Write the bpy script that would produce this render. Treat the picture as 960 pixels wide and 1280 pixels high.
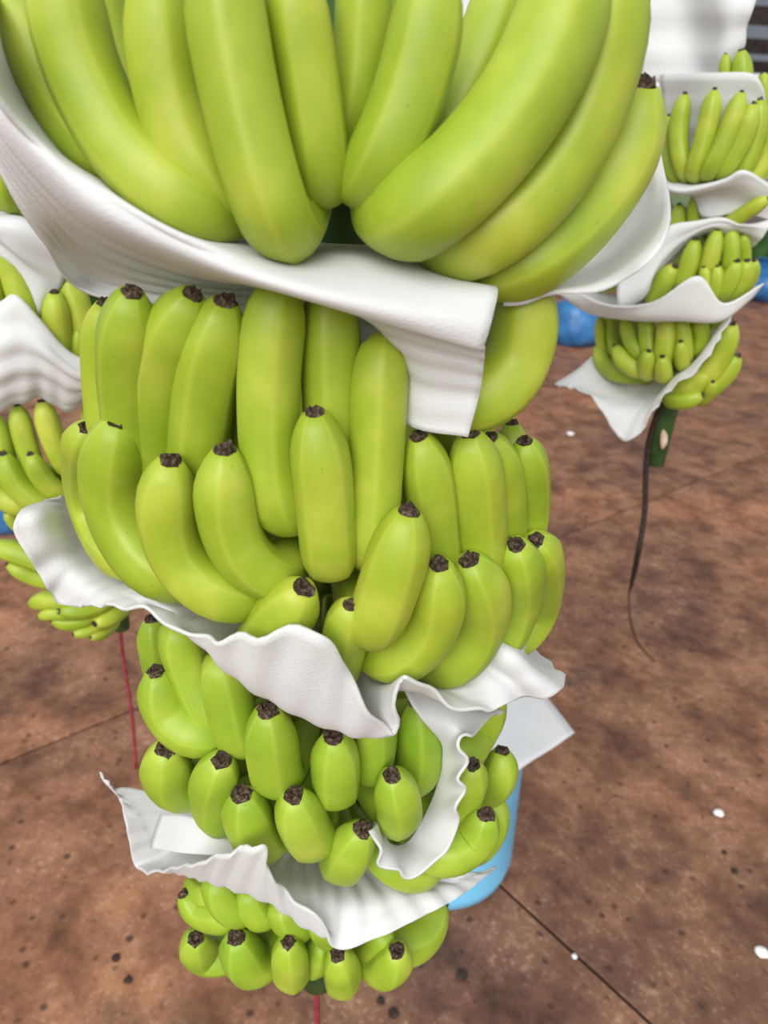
import bpy, bmesh, math, random
import numpy as np
from mathutils import Vector, Matrix
from mathutils.bvhtree import BVHTree

for o in list(bpy.data.objects):
    bpy.data.objects.remove(o)
S = bpy.context.scene
COL = S.collection
random.seed(7)

# ------------------------------------------------------------------ camera
F = 961.0
CAM = np.array([0.0, 0.0, 1.40])
PITCH, ROLL = math.radians(25.0), math.radians(3.5)
_f = np.array([0, math.cos(PITCH), -math.sin(PITCH)])
_r0 = np.array([1.0, 0, 0])
_u0 = np.array([0, math.sin(PITCH), math.cos(PITCH)])
_R = math.cos(ROLL) * _r0 + math.sin(ROLL) * _u0
_U = math.cos(ROLL) * _u0 - math.sin(ROLL) * _r0
cd = bpy.data.cameras.new('camera')
cam = bpy.data.objects.new('camera', cd)
COL.objects.link(cam)
cd.sensor_fit = 'VERTICAL'
cd.sensor_height = 36.0
cd.lens = 36.0 * F / 1280.0
cd.clip_start = 0.02
cd.dof.use_dof = True
cd.dof.focus_distance = 0.50
cd.dof.aperture_fstop = 8.5
cam.matrix_world = Matrix(((_R[0], _U[0], -_f[0], CAM[0]), (_R[1], _U[1], -_f[1], CAM[1]),
                           (_R[2], _U[2], -_f[2], CAM[2]), (0, 0, 0, 1)))
S.camera = cam

# ------------------------------------------------------------------ light
w = bpy.data.worlds.new('overcast_sky')
S.world = w
w.use_nodes = True
bg = w.node_tree.nodes['Background']
bg.inputs[0].default_value = (0.93, 0.97, 1.0, 1)
bg.inputs[1].default_value = 0.66
sl = bpy.data.lights.new('sun_offscreen', 'SUN')
sl.energy = 3.0
sl.angle = math.radians(48)
sl.color = (1.0, 0.98, 0.94)
so = bpy.data.objects.new('sun_offscreen', sl)      # open sky behind the camera, where the shed has no roof
COL.objects.link(so)
so.rotation_euler = Vector((0.22, 1.0, -0.72)).to_track_quat('-Z', 'Y').to_euler()
vs = S.view_settings
vs.view_transform = 'Standard'
vs.look = 'None'
vs.gamma = 1
vs.exposure = 0.42
vs.use_curve_mapping = False


# ------------------------------------------------------------------ pixel helpers
def ray(u, v):
    return _f + _R * (u - 480) / F - _U * (v - 640) / F


def floor_pt(u, v, z=0.0):
    d = ray(u, v)
    t = (z - CAM[2]) / d[2]
    return CAM + d * t


def at_y(u, v, Y):
    d = ray(u, v)
    return CAM + d * (Y / d[1])


def cyl(u, v, r, ax):
    """point where the pixel's ray meets an upright cylinder of radius |r| round the stalk axis"""
    d = ray(u, v)
    dx, dy = d[0], d[1]
    ox, oy = CAM[0] - ax[0], CAM[1] - ax[1]
    a = dx * dx + dy * dy
    b = ox * dx + oy * dy
    c = ox * ox + oy * oy - r * r
    disc = b * b - a * c
    if disc <= 0:
        t = -b / a
    else:
        t = (-b - math.sqrt(disc)) / a if r > 0 else (-b + math.sqrt(disc)) / a
    return CAM + d * t, t


# ------------------------------------------------------------------ materials
def mat(name):
    m = bpy.data.materials.new(name)
    m.use_nodes = True
    nt = m.node_tree
    b = nt.nodes['Principled BSDF']
    return m, nt, b


def nd(nt, typ, **kw):
    n = nt.nodes.new(typ)
    for k, v in kw.items():
        if k in n.inputs.keys():
            n.inputs[k].default_value = v
        else:
            setattr(n, k, v)
    return n


def ramp(nt, src, stops):
    n = nt.nodes.new('ShaderNodeValToRGB')
    el = n.color_ramp.elements
    while len(el) < len(stops):
        el.new(0.5)
    for e, (p, c) in zip(el, stops):
        e.position = p
        e.color = (c[0], c[1], c[2], 1) if not isinstance(c, (int, float)) else (c, c, c, 1)
    nt.links.new(src, n.inputs[0])
    return n.outputs[0]


def mix(nt, fac, a, b, mode='MIX'):
    n = nt.nodes.new('ShaderNodeMix')
    n.data_type = 'RGBA'
    n.blend_type = mode
    L = nt.links
    for s, i in ((fac, 0), (a, 6), (b, 7)):
        if isinstance(s, (int, float)):
            n.inputs[i].default_value = s
        elif isinstance(s, tuple):
            n.inputs[i].default_value = (s[0], s[1], s[2], 1)
        else:
            L.new(s, n.inputs[i])
    return n.outputs[2]


def peel_mat(name, c_lo, c_mid, c_hi):
    m, nt, b = mat(name)
    L = nt.links
    tc = nd(nt, 'ShaderNodeTexCoord')
    oi = nd(nt, 'ShaderNodeObjectInfo')
    n1 = nd(nt, 'ShaderNodeTexNoise', Scale=22.0, Detail=3.0)
    L.new(tc.outputs['Object'], n1.inputs['Vector'])
    base = ramp(nt, n1.outputs[0], [(0.28, c_lo), (0.5, c_mid), (0.75, c_hi)])
    rnd = ramp(nt, oi.outputs['Random'], [(0.0, (0.90, 0.97, 0.85)), (0.5, (1, 1, 1)), (1.0, (1.06, 1.03, 1.0))])
    c = mix(nt, 1.0, base, rnd, 'MULTIPLY')
    # the yellowish line along each ridge of the finger, from the mesh's own attribute
    at = nd(nt, 'ShaderNodeAttribute', attribute_name='ridge')
    rf = ramp(nt, at.outputs['Fac'], [(0.55, 0.0), (1.0, 0.35)])
    c = mix(nt, rf, c, c_hi)
    # small skin specks
    vo = nd(nt, 'ShaderNodeTexVoronoi', Scale=150.0)
    L.new(tc.outputs['Object'], vo.inputs['Vector'])
    n2 = nd(nt, 'ShaderNodeTexNoise', Scale=35.0)
    L.new(tc.outputs['Object'], n2.inputs['Vector'])
    sp = ramp(nt, vo.outputs['Distance'], [(0.05, 0.55), (0.13, 0.0)])
    pm = ramp(nt, n2.outputs[0], [(0.55, 0.0), (0.66, 1.0)])
    fac = mix(nt, 1.0, sp, pm, 'MULTIPLY')
    c = mix(nt, fac, c, (0.10, 0.13, 0.02))
    L.new(c, b.inputs['Base Color'])
    b.inputs['Roughness'].default_value = 0.46
    b.inputs['Specular IOR Level'].default_value = 0.42
    n3 = nd(nt, 'ShaderNodeTexNoise', Scale=160.0, Detail=2.0)
    L.new(tc.outputs['Object'], n3.inputs['Vector'])
    bp = nd(nt, 'ShaderNodeBump', Strength=0.06, Distance=0.002)
    L.new(n3.outputs[0], bp.inputs['Height'])
    L.new(bp.outputs[0], b.inputs['Normal'])
    return m


M = {}
M['peel'] = peel_mat('banana_peel', (0.245, 0.345, 0.020), (0.315, 0.405, 0.028), (0.45, 0.50, 0.062))
M['peel_young'] = peel_mat('young_banana_peel', (0.218, 0.350, 0.021), (0.284, 0.410, 0.028), (0.415, 0.505, 0.060))


def simple(name, stops, scale=40.0, rough=0.7, bump=0.3, dist=0.002, spec=0.3, detail=4.0):
    m, nt, b = mat(name)
    L = nt.links
    tc = nd(nt, 'ShaderNodeTexCoord')
    n1 = nd(nt, 'ShaderNodeTexNoise', Scale=scale, Detail=detail)
    L.new(tc.outputs['Object'], n1.inputs['Vector'])
    L.new(ramp(nt, n1.outputs[0], stops), b.inputs['Base Color'])
    b.inputs['Roughness'].default_value = rough
    b.inputs['Specular IOR Level'].default_value = spec
    if bump:
        bp = nd(nt, 'ShaderNodeBump', Strength=bump, Distance=dist)
        L.new(n1.outputs[0], bp.inputs['Height'])
        L.new(bp.outputs[0], b.inputs['Normal'])
    return m


M['tip'] = simple('dry_blossom_end', [(0.35, (0.022, 0.014, 0.009)), (0.55, (0.07, 0.045, 0.03)), (0.75, (0.22, 0.16, 0.11))], 420, 0.9, 0.9, 0.002)
M['stalk'] = simple('banana_stalk', [(0.3, (0.018, 0.05, 0.012)), (0.6, (0.05, 0.11, 0.025)), (0.8, (0.12, 0.20, 0.06))], 30, 0.6, 0.4)
M['cut'] = simple('cut_stalk_flesh', [(0.3, (0.55, 0.40, 0.28)), (0.7, (0.75, 0.60, 0.45))], 80, 0.8)
M['ribbon'] = simple('red_ribbon', [(0.3, (0.19, 0.022, 0.030)), (0.7, (0.30, 0.05, 0.065))], 60, 0.5)
M['twine'] = simple('dark_twine', [(0.3, (0.02, 0.012, 0.01)), (0.7, (0.06, 0.035, 0.025))], 200, 0.9)
M['tub'] = simple('blue_plastic', [(0.3, (0.15, 0.50, 0.82)), (0.7, (0.20, 0.58, 0.88))], 8, 0.4, 0.03, 0.004, 0.5)
M['sack'] = simple('blue_film', [(0.3, (0.015, 0.09, 0.25)), (0.6, (0.03, 0.15, 0.36)), (0.8, (0.10, 0.26, 0.48))], 6, 0.35, 0.5, 0.03, 0.5)
M['steel'] = simple('painted_steel', [(0.3, (0.16, 0.15, 0.15)), (0.7, (0.26, 0.25, 0.25))], 12, 0.6)
M['purlin'] = simple('purlin_timber', [(0.3, (0.13, 0.10, 0.09)), (0.7, (0.24, 0.19, 0.17))], 5, 0.8)
M['leaf'] = simple('banana_leaf', [(0.3, (0.02, 0.07, 0.015)), (0.7, (0.06, 0.16, 0.03))], 3, 0.5, 0.1)
M['trunk'] = simple('plant_stem', [(0.3, (0.06, 0.06, 0.03)), (0.7, (0.16, 0.13, 0.07))], 6, 0.8)
M['grass'] = simple('grass_ground', [(0.3, (0.04, 0.08, 0.02)), (0.7, (0.12, 0.15, 0.05))], 3, 0.9)
M['crumb_dark'] = simple('dark_debris', [(0.3, (0.015, 0.010, 0.008)), (0.7, (0.06, 0.04, 0.03))], 90, 0.9)
M['crumb_white'] = simple('white_foam_crumb', [(0.3, (0.7, 0.68, 0.66)), (0.7, (0.85, 0.84, 0.82))], 90, 0.9)
M['joint'] = simple('joint_dirt', [(0.3, (0.012, 0.008, 0.007)), (0.7, (0.03, 0.02, 0.016))], 60, 0.95)


def foam_mat():
    m, nt, b = mat('white_foam')
    L = nt.links
    tc = nd(nt, 'ShaderNodeTexCoord')
    n1 = nd(nt, 'ShaderNodeTexNoise', Scale=14.0, Detail=3.0)
    L.new(tc.outputs['Object'], n1.inputs['Vector'])
    col = ramp(nt, n1.outputs[0], [(0.3, (0.79, 0.80, 0.82)), (0.7, (0.86, 0.87, 0.88))])
    # fine closed-cell grain
    v = nd(nt, 'ShaderNodeTexVoronoi', Scale=620.0)
    L.new(tc.outputs['Object'], v.inputs['Vector'])
    bp = nd(nt, 'ShaderNodeBump', Strength=0.22, Distance=0.001)
    L.new(v.outputs['Distance'], bp.inputs['Height'])
    L.new(col, b.inputs['Base Color'])
    L.new(bp.outputs[0], b.inputs['Normal'])
    b.inputs['Roughness'].default_value = 0.55
    b.inputs['Specular IOR Level'].default_value = 0.25
    tr = nd(nt, 'ShaderNodeBsdfTranslucent')
    tr.inputs[0].default_value = (0.9, 0.9, 0.88, 1)
    mx = nd(nt, 'ShaderNodeMixShader')
    mx.inputs[0].default_value = 0.34
    L.new(b.outputs[0], mx.inputs[1])
    L.new(tr.outputs[0], mx.inputs[2])
    L.new(mx.outputs[0], nt.nodes['Material Output'].inputs[0])
    return m


M['foam'] = foam_mat()


def floor_mat():
    m, nt, b = mat('stained_concrete')
    L = nt.links
    tc = nd(nt, 'ShaderNodeTexCoord')

    def noise(s, d=4.0, r=0.55):
        n = nd(nt, 'ShaderNodeTexNoise', Scale=s, Detail=d, Roughness=r)
        L.new(tc.outputs['Object'], n.inputs['Vector'])
        return n.outputs[0]
    n_big, n_mid, n_fine, n_sp = noise(1.1, 3), noise(6.0, 7, 0.7), noise(34, 6, 0.62), noise(16, 4)
    c = ramp(nt, n_big, [(0.30, (0.11, 0.050, 0.031)), (0.5, (0.205, 0.090, 0.048)), (0.68, (0.31, 0.125, 0.056))])
    c2 = ramp(nt, n_mid, [(0.33, (0.40, 0.37, 0.37)), (0.47, (0.88, 0.90, 0.93)), (0.61, (1.32, 1.44, 1.52))])
    c = mix(nt, 1.0, c, c2, 'MULTIPLY')
    pale = ramp(nt, n_fine, [(0.52, 0.0), (0.72, 0.6)])
    pm = ramp(nt, n_mid, [(0.44, 0.0), (0.60, 1.0)])
    c = mix(nt, mix(nt, 1.0, pale, pm, 'MULTIPLY'), c, (0.47, 0.275, 0.18))
    dk = ramp(nt, n_fine, [(0.28, 0.7), (0.42, 0.0)])
    c = mix(nt, dk, c, (0.07, 0.028, 0.018))
    sp_ = ramp(nt, noise(95, 3, 0.6), [(0.56, 0.0), (0.68, 0.5)])
    c = mix(nt, mix(nt, 1.0, sp_, pm, 'MULTIPLY'), c, (0.55, 0.36, 0.26))
    # pits and drops
    v = nd(nt, 'ShaderNodeTexVoronoi', Scale=26.0, Randomness=1.0)
    L.new(tc.outputs['Object'], v.inputs['Vector'])
    pit = ramp(nt, v.outputs['Distance'], [(0.12, 0.9), (0.26, 0.0)])
    gate = ramp(nt, n_sp, [(0.47, 0.0), (0.54, 1.0)])
    c = mix(nt, mix(nt, 1.0, pit, gate, 'MULTIPLY'), c, (0.055, 0.025, 0.018))
    # old oily stains
    st = ramp(nt, noise(2.3, 5, 0.7), [(0.57, 0.0), (0.68, 0.7)])
    c = mix(nt, st, c, (0.06, 0.038, 0.028))
    L.new(c, b.inputs['Base Color'])
    rg = ramp(nt, n_mid, [(0.3, 0.42), (0.7, 0.75)])
    L.new(rg, b.inputs['Roughness'])
    b.inputs['Specular IOR Level'].default_value = 0.35
    bp = nd(nt, 'ShaderNodeBump', Strength=0.35, Distance=0.004)
    L.new(n_fine, bp.inputs['Height'])
    L.new(bp.outputs[0], b.inputs['Normal'])
    return m


M['floor'] = floor_mat()


def roof_mat():
    m, nt, b = mat('roof_sheet')
    L = nt.links
    tc = nd(nt, 'ShaderNodeTexCoord')
    n1 = nd(nt, 'ShaderNodeTexNoise', Scale=2.0)
    L.new(tc.outputs['Object'], n1.inputs['Vector'])
    L.new(ramp(nt, n1.outputs[0], [(0.3, (0.42, 0.47, 0.54)), (0.7, (0.55, 0.60, 0.66))]), b.inputs['Base Color'])
    b.inputs['Roughness'].default_value = 0.5
    tr = nd(nt, 'ShaderNodeBsdfTranslucent')
    tr.inputs[0].default_value = (0.55, 0.62, 0.70, 1)
    mx = nd(nt, 'ShaderNodeMixShader')
    mx.inputs[0].default_value = 0.22
    L.new(b.outputs[0], mx.inputs[1])
    L.new(tr.outputs[0], mx.inputs[2])
    L.new(mx.outputs[0], nt.nodes['Material Output'].inputs[0])
    return m


M['roof'] = roof_mat()


# ------------------------------------------------------------------ object helpers
def link(name, me, material, parent=None, smooth=True):
    if material is not None:
        me.materials.append(material)
    if smooth:
        for p in me.polygons:
            p.use_smooth = True
    o = bpy.data.objects.new(name, me)
    COL.objects.link(o)
    if parent is not None:
        o.parent = parent
    return o


def from_bm(name, bm, material, parent=None, smooth=False):
    bmesh.ops.recalc_face_normals(bm, faces=bm.faces)
    me = bpy.data.meshes.new(name)
    bm.to_mesh(me)
    bm.free()
    return link(name, me, material, parent, smooth)


def tag(o, label=None, cat=None, group=None, kind=None):
    if label:
        o['label'] = label
    if cat:
        o['category'] = cat
    if group:
        o['group'] = group
    if kind:
        o['kind'] = kind
    return o


def empty(name, loc):
    o = bpy.data.objects.new(name, None)
    COL.objects.link(o)
    o.location = loc
    o.empty_display_size = 0.05
    return o


def box_bm(bm, c, s, M4=None):
    r = bmesh.ops.create_cube(bm, size=1.0)
    bmesh.ops.scale(bm, vec=s, verts=r['verts'])
    bmesh.ops.translate(bm, vec=c, verts=r['verts'])
    if M4 is not None:
        bmesh.ops.transform(bm, matrix=M4, verts=r['verts'])
    return r['verts']


def crom(pts, n):
    """points evenly spaced along a centripetal-ish Catmull-Rom curve"""
    P = np.array(pts, float)
    if len(P) == 2:
        dense = P[0] + (P[1] - P[0]) * np.linspace(0, 1, 40)[:, None]
    else:
        Q = np.vstack([2 * P[0] - P[1], P, 2 * P[-1] - P[-2]])
        out = []
        for i in range(1, len(Q) - 2):
            p0, p1, p2, p3 = Q[i - 1], Q[i], Q[i + 1], Q[i + 2]
            t = np.linspace(0, 1, 16, endpoint=False)[:, None]
            out.append(0.5 * ((2 * p1) + (-p0 + p2) * t + (2 * p0 - 5 * p1 + 4 * p2 - p3) * t ** 2 + (-p0 + 3 * p1 - 3 * p2 + p3) * t ** 3))
        out.append(P[-1:])
        dense = np.vstack(out)
    seg = np.linalg.norm(np.diff(dense, axis=0), axis=1)
    s = np.concatenate([[0], np.cumsum(seg)])
    q = np.linspace(0, s[-1], n)
    return np.stack([np.interp(q, s, dense[:, k]) for k in range(3)], axis=1), s[-1]


def frames(path, twist=0.0):
    n = len(path)
    T = np.gradient(path, axis=0)
    T /= np.linalg.norm(T, axis=1)[:, None] + 1e-12
    a = np.array([0, 0, 1.0]) if abs(T[0][2]) < 0.9 else np.array([1.0, 0, 0])
    N = np.cross(T[0], a)
    N /= np.linalg.norm(N)
    Ns = []
    for i in range(n):
        N = N - T[i] * np.dot(N, T[i])
        N /= np.linalg.norm(N) + 1e-12
        Ns.append(N.copy())
    Ns = np.array(Ns)
    Bs = np.cross(T, Ns)
    c, s = math.cos(twist), math.sin(twist)
    return T, Ns * c + Bs * s, Bs * c - Ns * s


def loft(path, rad, segs, twist=0.0, poly=0.0, sides=5, close=True):
    n = len(path)
    T, N, B = frames(path, twist)
    th = np.linspace(0, 2 * math.pi, segs, endpoint=False)
    k = 2 * math.pi / sides
    ph = np.mod(th, k) - k / 2
    pr = math.cos(k / 2) / np.cos(ph)
    pr = pr / pr.mean()
    shape = (1 - poly) + poly * pr
    ridge = (pr - pr.min()) / (pr.max() - pr.min())
    V = []
    for i in range(n):
        rr = rad[i] * shape
        V.append(path[i] + np.outer(rr * np.cos(th), N[i]) + np.outer(rr * np.sin(th), B[i]))
    V = np.vstack(V)
    faces = []
    for i in range(n - 1):
        for j in range(segs):
            j2 = (j + 1) % segs
            faces.append((i * segs + j, i * segs + j2, (i + 1) * segs + j2, (i + 1) * segs + j))
    nv = len(V)
    rv = np.tile(ridge, n)
    if close:
        V = np.vstack([V, path[0], path[-1]])
        rv = np.concatenate([rv, [0, 0]])
        for j in range(segs):
            j2 = (j + 1) % segs
            faces.append((nv, j2, j))
            faces.append((nv + 1, (n - 1) * segs + j, (n - 1) * segs + j2))
    return V, faces, rv, (T[-1], N[-1], B[-1])


def tube(name, pts, r, material, parent=None, origin=(0, 0, 0), n=24, segs=10, taper=None):
    path, _ = crom(pts, n)
    rad = np.full(n, r) if taper is None else r * np.interp(np.linspace(0, 1, n), *taper)
    V, Fc, _, _ = loft(path - np.array(origin), rad, segs)
    me = bpy.data.meshes.new(name)
    me.from_pydata(V.tolist(), [], Fc)
    return link(name, me, material, parent)


# ------------------------------------------------------------------ bananas
SOLID = []          # every finger as a solid (tree, box), so that the foam can be laid round it


def banana(bunch, ax, pts3, R, peel='peel', tip=True, hi=True, full=None, nub=0.34):
    """one finger: pts3 run from the crown on the stalk, round the belly, up to the blossom end"""
    org = np.array(bunch.location)
    n, segs = (36, 25) if hi else (22, 15)
    path, Ln = crom(pts3, n)
    for _ in range(6 if hi else 2):                      # relax tight bends
        path[1:-1] = 0.25 * path[:-2] + 0.5 * path[1:-1] + 0.25 * path[2:]
    s = np.linspace(0, 1, n)
    sf = 0.38
    if full is not None:
        k = int(np.argmin(np.linalg.norm(path - full, axis=1)))
        sf = min(0.62, max(0.2, s[k]))
    prof = np.interp(s, [0, sf * 0.3, sf * 0.62, sf * 0.85, sf, 1], [0.42, 0.50, 0.80, 0.95, 1.0, 1.0])
    tl = min(0.34, 2.1 * R / Ln)                          # the blunt shoulder below the blossom end
    x = np.clip((s - (1 - tl)) / tl, 0, 1)
    end = 0.60 if tip else 0.45
    prof = prof * (1 - end * x ** 2.6)
    rng = random.Random(int(abs(path[-1][0] * 1e5) + abs(path[-1][2] * 1e5)))
    tw = rng.uniform(0, 1.25)
    if not tip:                                           # rounded end where no blossom end shows
        prof[-1] *= 0.55
    V, Fc, rv, (T, N, B) = loft(path - org, R * prof, segs, tw, poly=0.30)
    me = bpy.data.meshes.new('banana')
    me.from_pydata(V.tolist(), [], Fc)
    a = me.attributes.new('ridge', 'FLOAT', 'POINT')
    a.data.foreach_set('value', rv.astype(np.float32))
    o = link('banana', me, M[peel], bunch)
    W = V + org
    SOLID.append((BVHTree.FromPolygons(W.tolist(), Fc), W.min(0) - 0.003, W.max(0) + 0.003))
    if tip:
        e = path[-1] - org
        k = 11
        th = np.linspace(0, 2 * math.pi, k, endpoint=False)
        tv, tf = [], []
        rr = R * nub
        for i, (dz, q) in enumerate(((-0.14, 1.0), (-0.01, 1.16), (0.07, 1.06), (0.17, 0.72), (0.08, 0.40))):
            for j in range(k):
                jit = rng.uniform(0.80, 1.20) if i > 0 else 1
                z = dz * R * (rng.uniform(0.4, 1.9) if i > 1 else 1)
                p = e + T * z + (N * math.cos(th[j]) + B * math.sin(th[j])) * rr * q * jit
                tv.append(p.tolist())
        for i in range(4):
            for j in range(k):
                j2 = (j + 1) % k
                tf.append((i * k + j, i * k + j2, (i + 1) * k + j2, (i + 1) * k + j))
        tf.append(tuple(4 * k + j for j in range(k)))
        tm = bpy.data.meshes.new('blossom_end')
        tm.from_pydata(tv, [], tf)
        link('blossom_end', tm, M['tip'], o, smooth=False)
    return o


def traced(bunch, ax, spec, dz=0.0, rin=0.03, hi=True, peel='peel', nub=0.29):
    """spec: (points elbow->tip in photo pixels, half width in px, r at elbow, r at tip, has_tip)"""
    px, hw, r0, r1, tip = spec[:5]
    if len(spec) > 5:
        peel = spec[5]
    P, ts = [], []
    m = len(px)
    for i, (u, v) in enumerate(px):
        p, t = cyl(u, v, r0 + (r1 - r0) * i / max(1, m - 1), ax)
        P.append(p)
        ts.append(t)
    R = hw * (sum(ts) / m) / F
    e = P[0]
    d = np.array([e[0] - ax[0], e[1] - ax[1]])
    L = np.linalg.norm(d)
    d = d / L
    zc = e[2] + dz
    crown = np.array([ax[0] + d[0] * rin, ax[1] + d[1] * rin, zc])
    up = P[1] - e
    up /= np.linalg.norm(up) + 1e-9
    inw = np.array([-d[0], -d[1], 0.0])
    bend = e + inw * min(1.35 * R, 0.5 * (L - rin)) - up * 0.25 * R        # turn of the belly towards the stalk
    q = rin + (L - rin) * 0.40
    midp = np.array([ax[0] + d[0] * q, ax[1] + d[1] * q, zc * 0.7 + bend[2] * 0.3])
    return banana(bunch, ax, [crown, midp, bend] + P, R, peel, tip, hi, full=bend, nub=nub), zc


def ring(bunch, ax, zc, re, Lz, R, azs, peel='peel', hi=False):
    """fingers on the far side of a hand"""
    for a in azs:
        c, s = math.cos(a), math.sin(a)

        def q(r, z):
            return np.array([ax[0] + c * r, ax[1] + s * r, z])
        j = random.uniform(-0.012, 0.012)
        banana(bunch, ax, [q(0.03, zc), q(re * 0.55, zc - 0.012), q(re * 0.92, zc + j), q(re * 1.03, zc + Lz * 0.5), q(re * 0.98, zc + Lz)],
               R, peel, True, hi)


# ------------------------------------------------------------------ foam sheets
def settle(A, clear=0.0008, rounds=26):
    """push a sheet's points out of the fingers it presses against, spreading the shift smoothly over the sheet"""
    lo, hi = A.reshape(-1, 3).min(0) - 0.03, A.reshape(-1, 3).max(0) + 0.03
    near = [q for q in SOLID if (q[1] < hi).all() and (q[2] > lo).all()]
    D = np.zeros_like(A)
    nr, nc = A.shape[:2]
    for it in range(rounds):
        P = A + D
        hit = False
        for tree, b0, b1 in near:
            ins = ((P > b0) & (P < b1)).all(axis=2)
            for i, j in zip(*np.nonzero(ins)):
                p = Vector(P[i, j])
                loc, n, _, dist = tree.find_nearest(p, 0.035)
                if loc is None:
                    continue
                sd = (p - loc).dot(n)
                if sd < clear:
                    P[i, j] = np.array(loc + n * clear)
                    hit = True
        D = P - A
        if not hit:
            break
        if it < rounds - 5:
            for _ in range(2):
                E = np.pad(D, ((1, 1), (1, 1), (0, 0)), mode='edge')
                mean = (E[:-2, 1:-1] + E[2:, 1:-1] + E[1:-1, :-2] + E[1:-1, 2:]) / 4
                D = 0.55 * D + 0.45 * mean
    return A + D


def foam(name, grid, ax, label, group=None, sub=7, waves=0, amp=0.0, edge_amp=0.0, edge_pow=3.0, ribs=0, rib_amp=0.0,
         along='c', th=0.0022, rib_from=-1.0):
    """grid: rows of photo points (u, v, r); waves ripple the last row's edge, ribs run across the sheet"""
    rows, cols = len(grid), len(grid[0])
    G = np.zeros((rows, cols, 3))
    for i, row in enumerate(grid):
        assert len(row) == cols, (name, i, len(row), cols)
        for j, (u, v, r) in enumerate(row):
            G[i, j], _ = cyl(u, v, r, ax)

    def up(A, k):
        n = A.shape[0]
        Q = np.concatenate([2 * A[:1] - A[1:2], A, 2 * A[-1:] - A[-2:-1]])
        out, prm = [], []
        for i in range(1, n):
            p0, p1, p2, p3 = Q[i - 1], Q[i], Q[i + 1], Q[i + 2]
            for t in np.arange(k) / k:
                out.append(0.5 * ((2 * p1) + (-p0 + p2) * t + (2 * p0 - 5 * p1 + 4 * p2 - p3) * t * t + (-p0 + 3 * p1 - 3 * p2 + p3) * t ** 3))
                prm.append((i - 1 + t) / (n - 1))
        out.append(A[-1])
        prm.append(1.0)
        return np.array(out), np.array(prm)
    A, pr = up(G, sub)
    A, pc = up(np.swapaxes(A, 0, 1), sub)
    A = np.swapaxes(A, 0, 1)                     # (nr, nc, 3)
    nr, nc = A.shape[:2]
    dr = np.gradient(A, axis=0)
    dc = np.gradient(A, axis=1)
    N = np.cross(dr, dc)
    N /= np.linalg.norm(N, axis=2)[..., None] + 1e-9
    sc = np.cumsum(np.concatenate([np.zeros((nr, 1)), np.linalg.norm(np.diff(A, axis=1), axis=2)], axis=1), axis=1).mean(0)
    sr = np.cumsum(np.concatenate([np.zeros((1, nc)), np.linalg.norm(np.diff(A, axis=0), axis=2)], axis=0), axis=0).mean(1)
    D = np.zeros((nr, nc))
    if edge_amp:
        ph = 2 * math.pi * waves * sc / sc[-1]
        ph = ph + 1.1 * np.sin(ph * 0.31 + 0.7)
        D += np.outer(pr ** edge_pow, np.sin(ph)) * edge_amp
    if rib_amp:
        if along == 'c':
            D += (np.sin(2 * math.pi * ribs * sr / sr[-1]) * np.clip((pr - rib_from) / 0.12, 0, 1))[:, None] * rib_amp
        else:
            D += np.sin(2 * math.pi * ribs * sc / sc[-1])[None, :] * rib_amp
    A = settle(A + N * D[..., None])
    c0 = A.reshape(-1, 3).mean(0)
    c0[2] = A[..., 2].min()
    V = (A - c0).reshape(-1, 3)
    Fc = [(i * nc + j, i * nc + j + 1, (i + 1) * nc + j + 1, (i + 1) * nc + j) for i in range(nr - 1) for j in range(nc - 1)]
    me = bpy.data.meshes.new(name)
    me.from_pydata(V.tolist(), [], Fc)
    o = link(name, me, M['foam'])
    o.location = c0
    sm = o.modifiers.new('thickness', 'SOLIDIFY')
    sm.thickness = th
    sm.offset = 0
    return tag(o, label, 'foam sheet', group)


# ================================================================== the place
# floor slabs with recessed joints, laid out along the two joints seen in the photograph
ja, jb = floor_pt(632, 1112), floor_pt(815, 1280)
e1 = (jb - ja)[:2]
e1 /= np.linalg.norm(e1)
e2 = np.array([-e1[1], e1[0]])
jc = floor_pt(450, 772)
o1 = float(np.dot(jc[:2] - ja[:2], e1))          # cross joint's offset along e1
ang = math.atan2(e1[1], e1[0])
fb = bmesh.new()
box_bm(fb, (4, 14, -0.046), (46, 44, 0.08))
floor = tag(from_bm('floor', fb, M['joint']), kind='structure')
SP, GAP = 3.6, 0.008
sb = bmesh.new()
box_bm(sb, (0, 0, -0.02), (SP - GAP, SP - GAP, 0.04))
bmesh.ops.bevel(sb, geom=[e for e in sb.edges if all(v.co.z > -0.01 for v in e.verts)], offset=0.002, segments=1, affect='EDGES')
sme = bpy.data.meshes.new('slab')
sb.to_mesh(sme)
sb.free()
sme.materials.append(M['floor'])
for i in range(-14, 15):
    for j in range(-14, 15):
        ctr = ja[:2] + e1 * (o1 + (i + 0.5) * SP) + e2 * ((j + 0.5) * SP)
        if not (-15 < ctr[0] < 24 and -4 < ctr[1] < 34):
            continue
        s_ = bpy.data.objects.new('slab', sme)
        COL.objects.link(s_)
        s_.parent = floor
        s_.location = (ctr[0], ctr[1], 0)
        s_.rotation_euler = (0, 0, ang + (math.pi / 2) * ((i + 2 * j) % 4))

gb = bmesh.new()
box_bm(gb, (0, 60, -0.16), (160, 120, 0.1))
tag(from_bm('ground', gb, M['grass']), kind='structure')

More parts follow.
